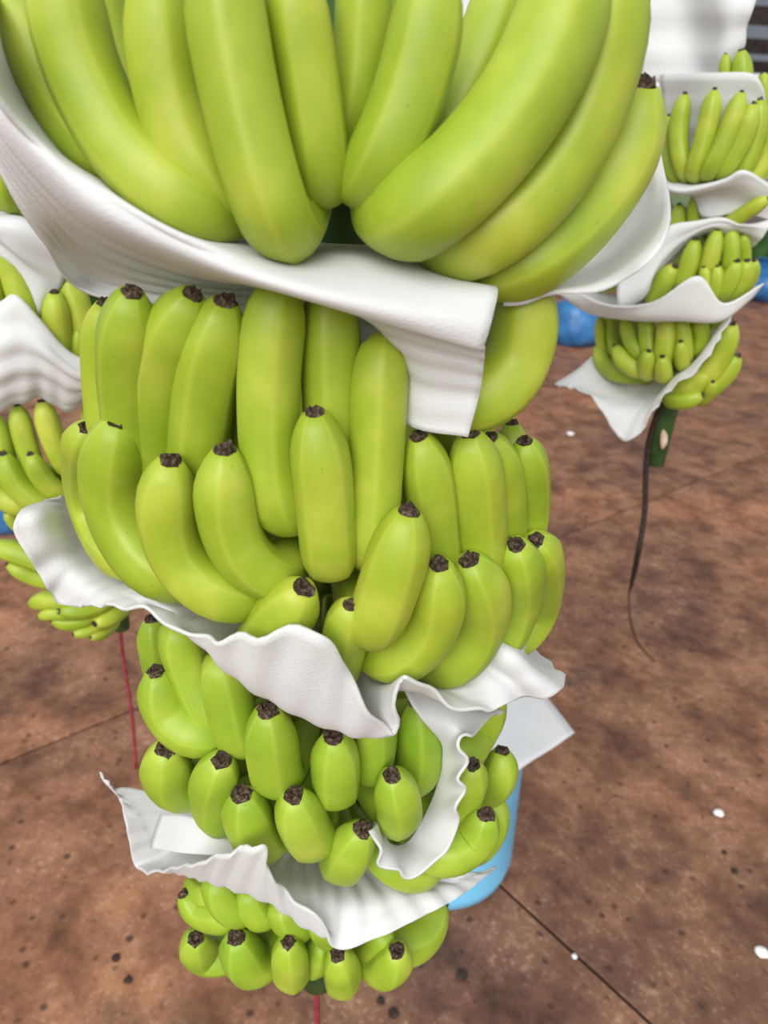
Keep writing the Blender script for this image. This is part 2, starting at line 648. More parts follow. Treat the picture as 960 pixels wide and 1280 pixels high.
# corrugated roof over the far half of the shed, on purlins and posts
pitch = 0.145
V, Fc = [], []
X0, X1, Y0, Y1, RZ = -14.0, 22.0, 6.0, 33.0, 4.9
nn = int((X1 - X0) / pitch) * 8
for k in range(nn + 1):
    x = X0 + (X1 - X0) * k / nn
    z = RZ + 0.030 * math.sin(2 * math.pi * x / pitch)
    V += [(x, Y0, z), (x, Y1, z)]
for k in range(nn):
    Fc.append((2 * k, 2 * k + 1, 2 * k + 3, 2 * k + 2))
rm = bpy.data.meshes.new('ceiling')
rm.from_pydata(V, [], Fc)
roof = tag(link('ceiling', rm, M['roof']), kind='structure')
for k in range(6):
    b_ = bmesh.new()
    box_bm(b_, ((X0 + X1) / 2, 7.0 + k * 4.6, RZ - 0.21), (X1 - X0, 0.12, 0.36))
    from_bm('girder', b_, M['purlin'], roof)
for x in (-13.5, 21.5):
    for k in range(0, 6):
        b_ = bmesh.new()
        zt = RZ - 0.38
        box_bm(b_, (x, 7.0 + k * 4.6, zt / 2 - 0.05), (0.16, 0.16, zt + 0.1))
        from_bm('post', b_, M['steel'], roof)

# ------------------------------------------------------------------ stalk axes of the three bunches
AX = tuple(at_y(424, 282, 0.55)[:2])
AXR = tuple(at_y(822, 560, 1.22)[:2])
AXL = tuple(at_y(150, 772, 1.00)[:2])


def make_bunch(ax, u, v, label, top, r_bot, r_top, bend=0.0):
    zb = cyl(u, v, 0.001, ax)[0][2]
    b = empty('banana_bunch', (ax[0], ax[1], zb))
    tag(b, label, 'banana bunch', 'banana bunches hanging in the shed')
    st = tube('stalk', [(0, 0, 0), (0.004, 0, (top - zb) * 0.35), (-0.003 + bend, 0.002, (top - zb) * 0.7), (bend * 1.3, 0, top - zb)], 1.0, M['stalk'], b, n=30, segs=16,
              taper=([0, 0.3, 1], [r_bot, (r_bot + r_top) / 2, r_top]))
    tube('hanging_rope', [(bend * 1.3, 0, top - zb - 0.06), (bend * 1.3, 0, top - zb + 0.12), (bend * 1.3, 0, 2.60 - zb)], 0.006, M['twine'], b, n=10)
    return b


MAIN = make_bunch(AX, 380, 1225, 'large green banana bunch with red ribbon, packed with foam in front of blue tub', 2.2, 0.018, 0.030)
RIGHT = make_bunch(AXR, 817, 580, 'green banana bunch with bare stalk end and dark twine trailing to floor', 2.2, 0.016, 0.024, bend=-0.075)
LEFT = make_bunch(AXL, 152, 785, 'green banana bunch with thin red ribbon, foam sheet draped over its fingers', 2.2, 0.013, 0.028)

for k, (bx, by) in enumerate((AX, (AXR[0] - 0.0975, AXR[1]), AXL)):
    b_ = bmesh.new()
    box_bm(b_, (bx, 1.6, 2.63), (0.05, 6.6, 0.08))
    tag(from_bm('overhead_rail', b_, M['steel']), ['steel rail above the large banana bunch with red ribbon', 'steel rail above the bunch with trailing twine',
        'steel rail above the bunch with thin red ribbon'][k], 'rail', 'overhead rails')
for k, y in enumerate((-1.6, 4.8)):
    fr = tag(empty('rail_frame', (0, y, 0)), ['steel frame carrying the near ends of the overhead rails', 'steel frame carrying the far ends of the overhead rails'][k], 'frame')
    b_ = bmesh.new()
    box_bm(b_, (0, 0, 2.728), (9.2, 0.1, 0.12))
    from_bm('beam', b_, M['steel'], fr)
    for x in (-4.5, 4.5):
        b_ = bmesh.new()
        box_bm(b_, (x, 0, 1.36), (0.1, 0.1, 2.72))
        from_bm('post', b_, M['steel'], fr)

# ------------------------------------------------------------------ main bunch, top hand
H1 = [
    ([(118, 190), (62, 110), (28, 20), (12, -70)], 36, .20, .20, True),
    ([(238, 258), (168, 208), (110, 115), (80, 20), (72, -80)], 48, .195, .205, True),
    ([(175, 150), (148, 80), (130, 0), (125, -70)], 30, .15, .16, True),
    ([(268, 245), (226, 170), (204, 80), (198, -50)], 46, .185, .19, True),
    ([(346, 280), (322, 205), (297, 100), (280, 0), (276, -80)], 50, .20, .20, True),
    ([(400, 218), (392, 140), (374, 40), (362, -60)], 41, .178, .185, True),
    ([(438, 160), (450, 90), (456, 0), (456, -70)], 35, .158, .165, True),
    ([(470, 216), (502, 150), (530, 60), (546, -50)], 47, .185, .185, True),
    ([(540, 185), (583, 112), (616, 35), (640, -50)], 38, .15, .145, True),
    ([(524, 266), (582, 218), (654, 128), (704, 20), (726, -80)], 60, .20, .20, True),
    ([(600, 298), (670, 240), (728, 145), (758, 30), (764, -70)], 54, .19, .20, True),
    ([(655, 332), (732, 268), (784, 190), (806, 108)], 46, .185, .20, True),
]
z1 = []
for sp in H1:
    z1.append(traced(MAIN, AX, sp, dz=0.028)[1])
ring(MAIN, AX, np.mean(z1), 0.18, 0.19, 0.020, [math.radians(a) for a in (18, 40, 62, 84, 106, 128, 148, 165)])

# second hand: back row then front row
H2 = [
    ([(140, 560), (130, 490), (128, 430), (130, 380)], 26, .17, .17, True),
    ([(172, 600), (162, 530), (156, 450), (165, 366)], 36, .165, .19, True),
    ([(200, 600), (196, 530), (205, 450), (240, 368)], 36, .155, .18, True),
    ([(246, 600), (250, 540), (260, 460), (281, 378)], 40, .155, .175, True),
    ([(352, 645), (338, 590), (334, 500), (338, 420), (352, 345)], 39, .165, .165, True),
    ([(420, 610), (418, 540), (414, 450), (412, 350)], 37, .148, .148, True),
    ([(312, 620), (300, 540), (298, 470), (300, 420)], 28, .12, .12, True),
    ([(560, 640), (562, 580), (560, 530), (558, 490)], 34, .115, .115, True),
    ([(630, 640), (640, 590), (640, 530)], 24, .13, .13, True),
    ([(462, 690), (468, 610), (473, 510), (476, 440), (482, 416)], 35, .165, .158, False),
    ([(552, 740), (545, 680), (538, 610), (524, 546)], 32, .155, .165, True),
    ([(600, 730), (600, 680), (596, 610), (588, 542)], 34, .16, .17, True),
    ([(632, 700), (630, 650), (628, 600), (612, 548)], 28, .155, .165, True),
    ([(655, 680), (662, 640), (662, 600), (656, 552)], 26, .16, .17, True),
    ([(598, 505), (640, 470), (658, 410), (655, 340)], 43, .165, .17, True),
    ([(590, 480), (612, 430), (622, 380)], 20, .13, .13, True),
    # front row
    ([(155, 705), (118, 655), (104, 600), (108, 535)], 27, .17, .18, True),
    ([(205, 722), (158, 668), (138, 600), (148, 527)], 39, .175, .185, True),
    ([(285, 750), (228, 708), (207, 645), (213, 577)], 38, .175, .19, True),
    ([(335, 722), (298, 690), (282, 630), (281, 563)], 38, .17, .185, True),
    ([(412, 702), (408, 650), (402, 585), (393, 517)], 38, .17, .18, True),
    ([(467, 785), (478, 755), (496, 700), (510, 640)], 40, .18, .19, True),
    ([(490, 828), (530, 800), (548, 755), (549, 706)], 36, .165, .185, True),
    ([(565, 832), (596, 790), (602, 750), (587, 700)], 37, .16, .18, True),
    ([(615, 815), (640, 770), (648, 725), (645, 681)], 32, .16, .18, True),
    ([(645, 805), (672, 765), (678, 720), (670, 675)], 28, .16, .18, True),
    ([(322, 815), (350, 775), (380, 735)], 39, .155, .185, True),
    ([(420, 845), (430, 800), (438, 756)], 29, .15, .185, True),
]
z2 = [traced(MAIN, AX, sp, dz=-0.018)[1] for sp in H2]
ring(MAIN, AX, np.mean(z2), 0.15, 0.15, 0.019, [math.radians(a) for a in (40, 62, 85, 110, 135, 160)])

# third hand
H3 = [
    ([(205, 850), (197, 820), (190, 774)], 21, -.145, -.145, True),
    ([(245, 922), (208, 890), (195, 840)], 30, .15, .16, True),
    ([(270, 905), (240, 845), (224, 800), (220, 778)], 29, .135, .145, False),
    ([(300, 925), (287, 880), (277, 840), (275, 822)], 31, .14, .15, False),
    ([(347, 972), (339, 930), (335, 888)], 34, .14, .155, True),
    ([(222, 986), (210, 968), (207, 936)], 33, .15, .165, True),
    ([(275, 1022), (266, 990), (277, 950)], 30, .14, .16, True),
    ([(328, 1055), (312, 1028), (303, 993)], 32, .14, .16, True),
    ([(392, 1050), (378, 1030), (367, 994)], 32, .14, .16, True),
    ([(420, 988), (420, 960), (417, 920)], 31, .135, .15, True),
    ([(462, 960), (467, 935), (470, 890)], 28, .12, .13, True),
    ([(518, 975), (525, 930), (523, 878)], 29, .125, .125, True),
    ([(497, 1025), (499, 1005), (489, 968)], 29, .14, .155, True),
    ([(428, 1080), (436, 1065), (454, 1036)], 30, .135, .155, True),
    ([(560, 1025), (580, 995), (591, 956)], 25, .135, .15, True),
    ([(570, 950), (596, 915), (620, 870)], 27, .13, .14, True),
    ([(610, 990), (625, 970), (627, 938)], 23, .145, .155, True),
    ([(592, 1062), (616, 1030), (613, 993)], 22, .125, .135, True),
    ([(555, 1070), (592, 1048), (608, 1018)], 28, .15, .168, True),
    ([(480, 1078), (512, 1094), (550, 1086)], 21, .13, .14, True),
]
z3 = [traced(MAIN, AX, sp, dz=-0.015, rin=0.022, peel='peel_young', nub=.34)[1] for sp in H3]
ring(MAIN, AX, np.mean(z3) + 0.02, 0.12, 0.11, 0.016, [math.radians(a) for a in (10, 35, 62, 90, 120, 148, 170)], 'peel_young')

# lowest hand
H4 = [
    ([(285, 1146), (250, 1140), (229, 1118)], 20, .12, .14, True),
    ([(262, 1122), (244, 1110), (236, 1099)], 15, .125, .13, False),
    ([(294, 1140), (277, 1120), (267, 1098)], 23, .125, .135, False),
    ([(328, 1145), (316, 1130), (309, 1110)], 22, .115, .12, False),
    ([(374, 1154), (358, 1144), (350, 1130)], 25, .11, .12, False),
    ([(420, 1168), (406, 1158), (397, 1146)], 22, .11, .125, False),
    ([(268, 1198), (252, 1192), (245, 1173)], 24, .115, .135, True),
    ([(322, 1206), (306, 1198), (295, 1172)], 29, .115, .135, True),
    ([(365, 1220), (363, 1206), (360, 1178)], 23, .115, .135, True),
    ([(428, 1228), (428, 1215), (422, 1193)], 23, .115, .135, True),
    ([(475, 1208), (488, 1206), (496, 1188)], 27, .115, .135, True),
    ([(505, 1180), (532, 1162), (552, 1130)], 27, .11, .125, True),
    ([(455, 1188), (472, 1178), (482, 1168)], 18, .10, .12, False),
    ([(392, 1205), (398, 1192), (403, 1175)], 20, .10, .11, False),
]
z4 = [traced(MAIN, AX, sp, dz=-0.012, rin=0.016, peel='peel_young', nub=.34)[1] for sp in H4]
ring(MAIN, AX, np.mean(z4), 0.11, 0.06, 0.014, [math.radians(a) for a in (40, 75, 110, 145)], 'peel_young')

zb = MAIN.location.z
tube('ribbon', [(-0.002, 0, 0.01), (0.002, -0.004, -0.08), (0.006, 0, -0.2), (0.004, 0.004, -0.36)], 0.0035, M['ribbon'], MAIN, n=16)

# ------------------------------------------------------------------ foam round the main bunch
foam('foam_sheet', [
    [(20, -60, -.22), (60, 60, -.21), (130, 190, .175), (200, 235, .15), (290, 285, .09), (385, 304, .07), (470, 310, .08), (600, 325, .13)],
    [(-8, 10, .23), (2, 105, .23), (75, 190, .215), (150, 240, .21), (245, 291, .20), (350, 318, .17), (480, 326, .165), (622, 351, .19)],
    [(-14, 28, .235), (-5, 122, .235), (71, 206, .225), (146, 259, .22), (250, 313, .213), (362, 349, .208), (482, 374, .205), (615, 396, .208)],
    [(-28, 50, .235), (-8, 142, .235), (66, 230, .222), (138, 284, .215), (246, 331, .207), (368, 368, .207), (486, 402, .205), (604, 434, .208)],
    [(-30, 80, .23), (-5, 168, .23), (62, 256, .21), (128, 310, .18), (240, 348, .165), (395, 372, .165), (492, 408, .185), (606, 440, .20)],
    [(-30, 110, .22), (0, 200, .22), (57, 285, .20), (113, 345, .16), (235, 372, .14), (450, 400, .125), (502, 470, .165), (600, 490, .188)],
    [(-28, 130, .215), (5, 222, .215), (54, 303, .195), (103, 363, .15), (230, 398, .13), (456, 480, .125), (510, 531, .163), (585, 546, .184)],
], AX, 'largest white foam sheet, rolled rim in front, cupping the top hand of the large bunch', 'foam sheets in the large bunch',
    ribs=16, rib_amp=0.0007, rib_from=0.52, along='c', sub=10)
foam('foam_sheet', [
    [(620, 305, -.07), (635, 285, -.12), (650, 250, -.15), (700, 200, -.18), (720, 150, -.2), (740, 80, -.22)],
    [(636, 350, .13), (672, 335, .16), (730, 305, -.2), (790, 240, -.22), (795, 180, -.23), (790, 100, -.24)],
    [(642, 376, .178), (690, 367, .19), (765, 356, .215), (834, 288, .225), (827, 195, -.235), (812, 110, -.25)],
], AX, 'smooth white foam sheet under the right end of the top hand of the large bunch', 'foam sheets in the large bunch', ribs=3, rib_amp=0.0008)
foam('foam_sheet', [
    [(540, -60, -.12), (600, -60, -.14), (680, -70, -.16)],
    [(560, -10, -.10), (610, -5, -.12), (680, -10, -.15)],
    [(575, 25, -.08), (620, 22, -.10), (670, 20, -.13)],
], AX, 'small piece of white foam behind the top hand of the large bunch', 'foam sheets in the large bunch')

foam('foam_sheet', [
    [(200, 660, -.08), (230, 690, .1), (260, 710, .09), (290, 730, .08), (310, 740, .08), (330, 750, .07), (345, 760, .07), (360, 770, .07), (390, 780, .07),
     (410, 790, .07), (430, 795, .07), (440, 790, .07), (470, 780, .07), (500, 770, .08), (530, 750, .09), (560, 730, -.1), (580, 720, -.12)],
    [(110, 640, -.20), (120, 655, -.185), (150, 685, -.165), (180, 715, .145), (205, 745, .165), (245, 768, .155), (285, 785, .145), (325, 830, .14), (380, 860, .14),
     (420, 872, .14), (450, 882, .14), (458, 850, .14), (500, 850, .14), (540, 840, .15), (590, 820, .155), (625, 795, .165), (620, 770, -.16)],
    [(85, 625, -.2), (60, 645, .195), (85, 695, .19), (112, 730, .185), (170, 752, .178), (215, 769, .175), (250, 803, .178), (298, 850, .178), (366, 888, .175),
     (425, 914, .175), (468, 917, .17), (482, 860, .175), (535, 868, .175), (580, 870, .175), (630, 852, .18), (672, 837, .19), (640, 800, -.19)],
    [(74, 618, -.2), (18, 652, .205), (48, 716, .20), (78, 754, .195), (150, 758, .187), (198, 770, .184), (247, 797, .19), (303, 796, .20), (402, 790, .205),
     (440, 852, .195), (491, 920, .185), (502, 843, .195), (552, 876, .19), (605, 889, .19), (650, 873, .19), (706, 854, .205), (660, 800, -.2)],
], AX, 'white foam sheet with scalloped hem under the second hand, its front flap turned up', 'foam sheets in the large bunch',
    sub=9, waves=24, edge_amp=0.0027, edge_pow=5, ribs=34, rib_amp=0.0007, along='r')

foam('foam_sheet', [
    [(500, 850, .125), (522, 892, .145), (552, 928, .142), (551, 955, .14), (545, 988, .138), (530, 1022, .133), (510, 1052, .13), (490, 1057, .13), (479, 1043, .135), (474, 1025, .14)],
    [(560, 868, .135), (560, 900, .15), (567, 925, .154), (567, 952, .155), (562, 990, .155), (548, 1028, .15), (535, 1062, .15), (508, 1077, .15), (480, 1062, .152), (470, 1032, .152)],
    [(630, 886, .15), (601, 908, .162), (581, 922, .168), (579, 950, .17), (577, 988, .17), (570, 1028, .167), (556, 1070, .165), (515, 1094, .163), (478, 1080, .163), (465, 1040, .16)],
], AX, 'narrow curled white foam strip with frilled edge standing between fingers of the third hand', 'foam sheets in the large bunch',
    sub=12, waves=7, edge_amp=0.0038, edge_pow=2)

foam('foam_sheet', [
    [(240, 1000, -.05), (270, 1040, .05), (290, 1060, .05), (310, 1050, .06), (330, 1056, .06), (350, 1060, .06), (365, 1063, .06), (380, 1066, .06), (395, 1068, .06),
     (410, 1068, .06), (425, 1066, .06), (440, 1062, .06), (455, 1058, .06), (470, 1070, -.06)],
    [(165, 985, -.145), (187, 1012, .145), (202, 1040, .135), (232, 1060, .125), (262, 1078, .128), (320, 1092, .13), (350, 1100, .13), (380, 1112, .128), (402, 1118, .128),
     (425, 1120, .125), (455, 1118, .125), (490, 1108, .125), (530, 1102, .13), (560, 1088, .14)],
    [(140, 985, .16), (165, 1010, .16), (180, 1042, .152), (197, 1078, .15), (238, 1095, .15), (300, 1114, .15), (340, 1130, .15), (375, 1154, .145), (402, 1168, .15),
     (425, 1160, .145), (465, 1150, .145), (510, 1131, .145), (560, 1109, .15), (600, 1091, .16)],
    [(124, 967, .165), (150, 1000, .17), (160, 1045, .165), (174, 1088, .165), (240, 1080, .174), (322, 1057, .186), (336, 1088, .175), (364, 1122, .16), (400, 1148, .16),
     (420, 1186, .155), (470, 1173, .155), (525, 1147, .155), (575, 1120, .16), (622, 1083, .17)],
], AX, 'white foam tray sheet with raised pointed corner between the third and lowest hands', 'foam sheets in the large bunch',
    sub=9, waves=18, edge_amp=0.0013, edge_pow=5, ribs=26, rib_amp=0.0011, along='r')
foam('foam_sheet', [
    [(202, 1018, .152), (245, 1021, .143), (300, 1044, .134)],
    [(194, 1039, .159), (240, 1046, .152), (300, 1058, .143)],
    [(188, 1060, .166), (235, 1067, .160), (300, 1070, .152)],
], AX, 'folded foam piece lying inside the foam tray with the pointed corner', 'foam sheets in the large bunch')

# ------------------------------------------------------------------ right bunch
RB = [
    # top tips and first hand
    ([(905, 130), (906, 100), (907, 68)], 8, .09, .095, True), ([(926, 130), (927, 95), (926, 64)], 13, .09, .095, True), ([(960, 140), (957, 115), (953, 92)], 9, .08, .08, True),
    ([(846, 222), (834, 205), (831, 175), (836, 145)], 10, .10, .11, True),
    ([(856, 214), (849, 190), (848, 155), (856, 118)], 12, .12, .125, True),
    ([(868, 214), (876, 190), (885, 155), (893, 113)], 13, .13, .13, True),
    ([(885, 212), (902, 185), (916, 150), (927, 116)], 13, .135, .135, True),
    ([(905, 212), (922, 188), (934, 160), (942, 130)], 13, .13, .14, True),
    ([(925, 215), (938, 190), (946, 160), (950, 125)], 13, .12, .13, True),
    ([(940, 225), (955, 200), (962, 170), (966, 135)], 14, .11, .12, True),
    # second hand
    ([(834, 300), (832, 275), (833, 245)], 7, .08, .09, True), ([(848, 300), (847, 280), (849, 256)], 11, .09, .10, True), ([(868, 300), (869, 270), (871, 240)], 10, .09, .10, True),
    ([(905, 284), (932, 266), (960, 248)], 10, .116, .158, True),
    # third hand
    ([(818, 372), (828, 355), (843, 333)], 14, .10, .12, True), ([(854, 352), (862, 330), (869, 300)], 13, .11, .12, True), ([(885, 335), (891, 312), (897, 288)], 12, .12, .125, True),
    ([(912, 335), (914, 312), (914, 286)], 11, .12, .125, True), ([(930, 335), (931, 315), (929, 292)], 8, .11, .12, True),
    ([(884, 368), (882, 352), (880, 334)], 9, .12, .13, True), ([(892, 370), (896, 352), (897, 333)], 9, .125, .135, True), ([(904, 366), (914, 348), (921, 327)], 12, .125, .14, True),
    ([(917, 366), (929, 348), (934, 326)], 12, .12, .14, True), ([(930, 362), (941, 345), (943, 326)], 8, .11, .13, True),
    ([(738, 345), (752, 352), (772, 350)], 14, .12, .12, True),
    # fourth hand
    ([(754, 440), (750, 420), (751, 395)], 7, .10, .10, True), ([(770, 440), (765, 420), (764, 390)], 8, .10, .105, True), ([(800, 442), (788, 425), (783, 395)], 11, .11, .11, True),
    ([(812, 445), (809, 425), (808, 392)], 11, .11, .11, True), ([(829, 445), (832, 425), (834, 392)], 13, .115, .115, True), ([(856, 445), (855, 425), (850, 392)], 11, .11, .11, True),
    ([(873, 436), (877, 418), (872, 392)], 11, .10, .11, True), ([(893, 420), (895, 405), (893, 385)], 10, .09, .10, True),
    ([(776, 468), (755, 456), (747, 432)], 11, .10, .12, True), ([(796, 462), (780, 452), (769, 433)], 12, .11, .125, True), ([(808, 466), (808, 455), (811, 439)], 11, .11, .13, True),
    ([(829, 470), (829, 460), (828, 446)], 11, .11, .13, True), ([(853, 455), (852, 442), (851, 427)], 10, .11, .125, True),
    # lowest fingers
    ([(855, 488), (885, 467), (905, 435), (915, 405)], 15, .09, .12, True), ([(880, 490), (905, 468), (922, 445)], 14, .09, .12, True),
    ([(842, 500), (860, 500), (878, 494)], 12, .09, .11, True), ([(878, 500), (886, 490), (891, 477)], 9, .09, .12, True), ([(850, 480), (868, 478), (886, 466)], 14, .08, .11, True),
]
for sp in RB:
    traced(RIGHT, AXR, sp, dz=-0.012, rin=0.022, hi=False, nub=.22 if sp[0][-1][1] < 300 else .28, peel='peel')
for zc_px, re in ((215, .13), (350, .12), (455, .10)):
    zc_ = cyl(860, zc_px, 0.001, AXR)[0][2]
    ring(RIGHT, AXR, zc_, re, 0.10, 0.016, [math.radians(a) for a in (50, 80, 110, 140)], 'peel')
# bare stalk end: cut face, and the twine trailing to the floor
zr = RIGHT.location.z
p = [cyl(u, v, 0.02, AXR)[0] - np.array(RIGHT.location) for u, v in ((828, 536), (829, 548), (827, 560))]
tube('stalk_scar', [q + np.array([0.0, -0.004, 0]) for q in p], 0.006, M['cut'], RIGHT, n=8, taper=([0, .3, .7, 1], [.3, 1, 1, .3]))
tw = [cyl(u, v, 0.02, AXR)[0] for u, v in ((826, 505), (812, 545), (807, 590), (806, 640), (796, 700))]
g0, g1, g2, g3 = floor_pt(786, 745), floor_pt(787, 775), floor_pt(797, 805), floor_pt(818, 828)
tw2 = [np.array([tw[-1][0] * (1 - k) + g0[0] * k, tw[-1][1] * (1 - k) + g0[1] * k, tw[-1][2] * (1 - k) + g0[2] * k]) for k in (0.5, 0.93)]
tube('twine', [q - np.array(RIGHT.location) for q in tw + tw2 + [g1 + np.array([0, 0, .010]), g2 + np.array([0, 0, .006]), g3 + np.array([0, 0, .005])]],
     0.0045, M['twine'], RIGHT, n=60, segs=8, taper=([0, .5, .8, 1], [1.1, 1.2, .7, .5]))

GR = 'foam sheets in the bunch with trailing twine'
foam('foam_sheet', [
    [(780, -50, .07), (850, -50, .075), (900, -50, .08), (965, -45, .07)],
    [(790, 25, .07), (860, 25, .078), (905, 22, .08), (938, 20, .07)],
    [(800, 100, .05), (870, 106, .06), (900, 104, .06), (926, 78, .05)],
], AXR, 'broad white foam sheet above the twine-trailing bunch, behind its highest finger tips', GR, ribs=3, rib_amp=0.003)
foam('foam_sheet', [
    [(826, 93, .105), (885, 91, .11), (940, 92, .115), (955, 112, .11)],
    [(826, 160, .09), (885, 160, .09), (940, 160, .09), (965, 170, .09)],
    [(826, 205, .07), (885, 203, .065), (940, 203, .065), (970, 205, .07)],
], AXR, 'upright white foam sheet behind the row of slim fingers of the twine-trailing bunch', GR, ribs=4, rib_amp=0.001)
foam('foam_sheet', [
    [(835, 215, .06), (870, 215, .06), (910, 215, .06), (940, 225, .06), (975, 235, .06)],
    [(832, 230, .13), (858, 233, .14), (905, 222, .145), (930, 213, .15), (965, 235, .13)],
    [(829, 238, .135), (858, 242, .145), (908, 231, .15), (937, 226, .152), (970, 245, .135)],
    [(830, 239, .11), (862, 244, .12), (895, 246, .125), (945, 255, .13), (972, 262, .12)],
    [(832, 238, .08), (868, 246, .10), (880, 272, .115), (930, 268, .125), (970, 278, .12)],
], AXR, 'white foam sheet with thin rolled lip under the row of slim fingers', GR)
foam('foam_sheet', [
    [(765, 330, .145), (800, 308, .14), (835, 283, .135), (872, 276, .13), (908, 271, .13), (940, 279, .13), (966, 274, .135)],
    [(771, 352, .15), (805, 335, .142), (835, 305, .135), (862, 290, .13), (902, 277, .132), (938, 284, .135), (958, 290, .14)],
    [(775, 385, .148), (812, 367, .13), (822, 342, .12), (850, 308, .115), (888, 285, .118), (930, 300, .11), (945, 306, .12)],
    [(795, 375, .06), (818, 360, .04), (838, 330, .04), (862, 305, .05), (890, 291, .07), (920, 301, .07), (935, 309, .08)],
], AXR, 'ribbed white foam sheet draped like a hood over short fingers of the twine-trailing bunch', GR, ribs=5, rib_amp=0.0012)
foam('foam_sheet', [
    [(760, 370, -.06), (800, 375, .05), (840, 378, .06), (875, 380, .06), (900, 385, .06), (925, 375, .05)],
    [(705, 350, -.14), (742, 386, .11), (795, 397, .11), (850, 394, .12), (893, 393, .12), (930, 372, .11)],
    [(690, 360, .155), (735, 390, .158), (800, 399, .158), (850, 398, .158), (900, 401, .15), (938, 374, .14)],
    [(705, 352, .165), (755, 380, .172), (815, 378, .172), (872, 345, .175), (905, 379, .158), (955, 354, .15)],
], AXR, 'white foam sheet with folded-up pointed flap, between third and fourth hands of twine-trailing bunch', GR)
foam('foam_sheet', [
    [(790, 455, -.04), (820, 455, -.03), (840, 450, .03), (855, 440, .04), (875, 425, .05), (890, 400, .05)],
    [(750, 440, -.12), (795, 490, .07), (825, 490, .08), (845, 465, .1), (870, 445, .11), (900, 405, .11)],
    [(722, 462, .14), (760, 500, .13), (800, 515, .125), (838, 480, .125), (868, 458, .13), (905, 402, .13)],
    [(694, 481, .16), (738, 495, .155), (783, 552, .15), (832, 492, .14), (878, 455, .14), (915, 394, .14)],
], AXR, 'white foam cone with pointed drooping corner round the lowest hand of twine-trailing bunch', GR, waves=14, edge_amp=0.003, edge_pow=4, sub=9)

# ------------------------------------------------------------------ left bunch
LB = [
    ([(2, 252), (0, 225), (-4, 190)], 13, .17, .17, True), ([(22, 262), (15, 235), (10, 200)], 9, .15, .15, True),
    ([(38, 400), (22, 355), (12, 320), (6, 285)], 19, .16, .16, True), ([(-6, 400), (-12, 350), (-14, 310)], 16, .17, .17, True), ([(48, 390), (44, 350), (38, 315)], 15, .15, .15, True),
    ([(74, 440), (70, 400), (68, 366)], 18, .16, .17, True), ([(104, 420), (97, 385), (80, 342)], 18, .15, .15, True), ([(102, 470), (99, 440), (98, 410)], 13, .15, .16, True),
    # third hand
    ([(50, 600), (32, 555), (21, 507)], 14, .16, .16, True), ([(82, 585), (64, 545), (52, 502)], 15, .15, .155, True), ([(115, 545), (112, 525), (110, 500)], 10, .14, .14, True),
    ([(75, 618), (52, 598), (38, 568)], 14, .16, .175, True), ([(50, 630), (20, 605), (4, 568)], 17, .17, .18, True), ([(25, 635), (-5, 615), (-18, 580)], 15, .17, .18, True),
    ([(22, 620), (8, 575), (-4, 520)], 13, .16, .16, True), ([(105, 600), (98, 575), (92, 545)], 14, .13, .14, True),
    # fourth hand
    ([(70, 708), (25, 692), (-10, 682)], 15, .13, .17, True), ([(66, 728), (35, 718), (10, 705)], 12, .13, .16, True), ([(40, 670), (20, 655), (8, 640)], 9, .14, .16, True),
    # lowest hand
    ([(95, 752), (66, 749), (38, 755)], 12, .10, .13, True), ([(130, 752), (104, 762), (75, 764)], 13, .08, .12, True), ([(85, 768), (66, 766), (49, 771)], 9, .11, .13, True),
    ([(112, 770), (88, 778), (65, 775)], 11, .09, .12, True), ([(155, 757), (140, 769), (119, 780)], 13, .05, .10, True), ([(125, 780), (110, 788), (92, 793)], 9, .08, .11, True),
    ([(140, 780), (128, 790), (113, 796)], 9, .06, .10, True),
]
for sp in LB:
    v_ = sp[0][-1][1]
    traced(LEFT, AXL, sp, dz=-0.012, rin=0.02, hi=False, nub=.28, peel='peel')
for u_, zc_px, re in ((112, 400, .16), (125, 590, .16), (135, 690, .14)):
    zc_ = cyl(u_, zc_px, 0.001, AXL)[0][2]
    ring(LEFT, AXL, zc_, re, 0.12, 0.017, [math.radians(a) for a in (-25, 5, 35, 65)], 'peel')
rb0 = np.array(LEFT.location)
rp = [cyl(u, v, 0.001, AXL)[0] - rb0 for u, v in ((150, 782), (153, 815), (160, 860), (166, 905), (170, 960))]
tube('ribbon', rp, 0.0032, M['ribbon'], LEFT, n=20, segs=8)

GL = 'foam sheets in the bunch with thin red ribbon'
foam('foam_sheet', [
    [(-30, 262, .10), (5, 266, .10), (40, 275, .09), (75, 315, .07)],
    [(-30, 270, .18), (2, 272, .185), (40, 281, .18), (88, 318, .16)],
    [(-30, 280, .185), (0, 298, .19), (30, 318, .185), (84, 338, .165)],
    [(-30, 283, .17), (0, 300, .175), (46, 345, .17), (74, 362, .16)],
    [(-32, 284, .15), (0, 303, .155), (44, 392, .165), (62, 366, .16)],
], AXL, 'small white foam sheet between upper hands of the bunch beside the large one', GL)
foam('foam_sheet', [
    [(-40, 395, .19), (0, 378, .195), (20, 369, .195), (50, 400, .19), (75, 430, .185), (97, 446, .18), (122, 450, .175)],
    [(-40, 440, .205), (0, 425, .205), (30, 420, .20), (55, 435, .20), (80, 455, .195), (100, 468, .19), (122, 470, .18)],
    [(-40, 490, .20), (0, 470, .20), (30, 460, .195), (58, 465, .19), (82, 480, .185), (103, 485, .18), (122, 490, .175)],
    [(-40, 530, .185), (0, 514, .18), (28, 503, .175), (55, 498, .165), (82, 515, .155), (105, 500, .155), (122, 505, .155)],
], AXL, 'wide ribbed white foam sheet hanging over finger tips of the bunch beside the large one', GL, ribs=4, rib_amp=0.002, waves=5, edge_amp=0.002)

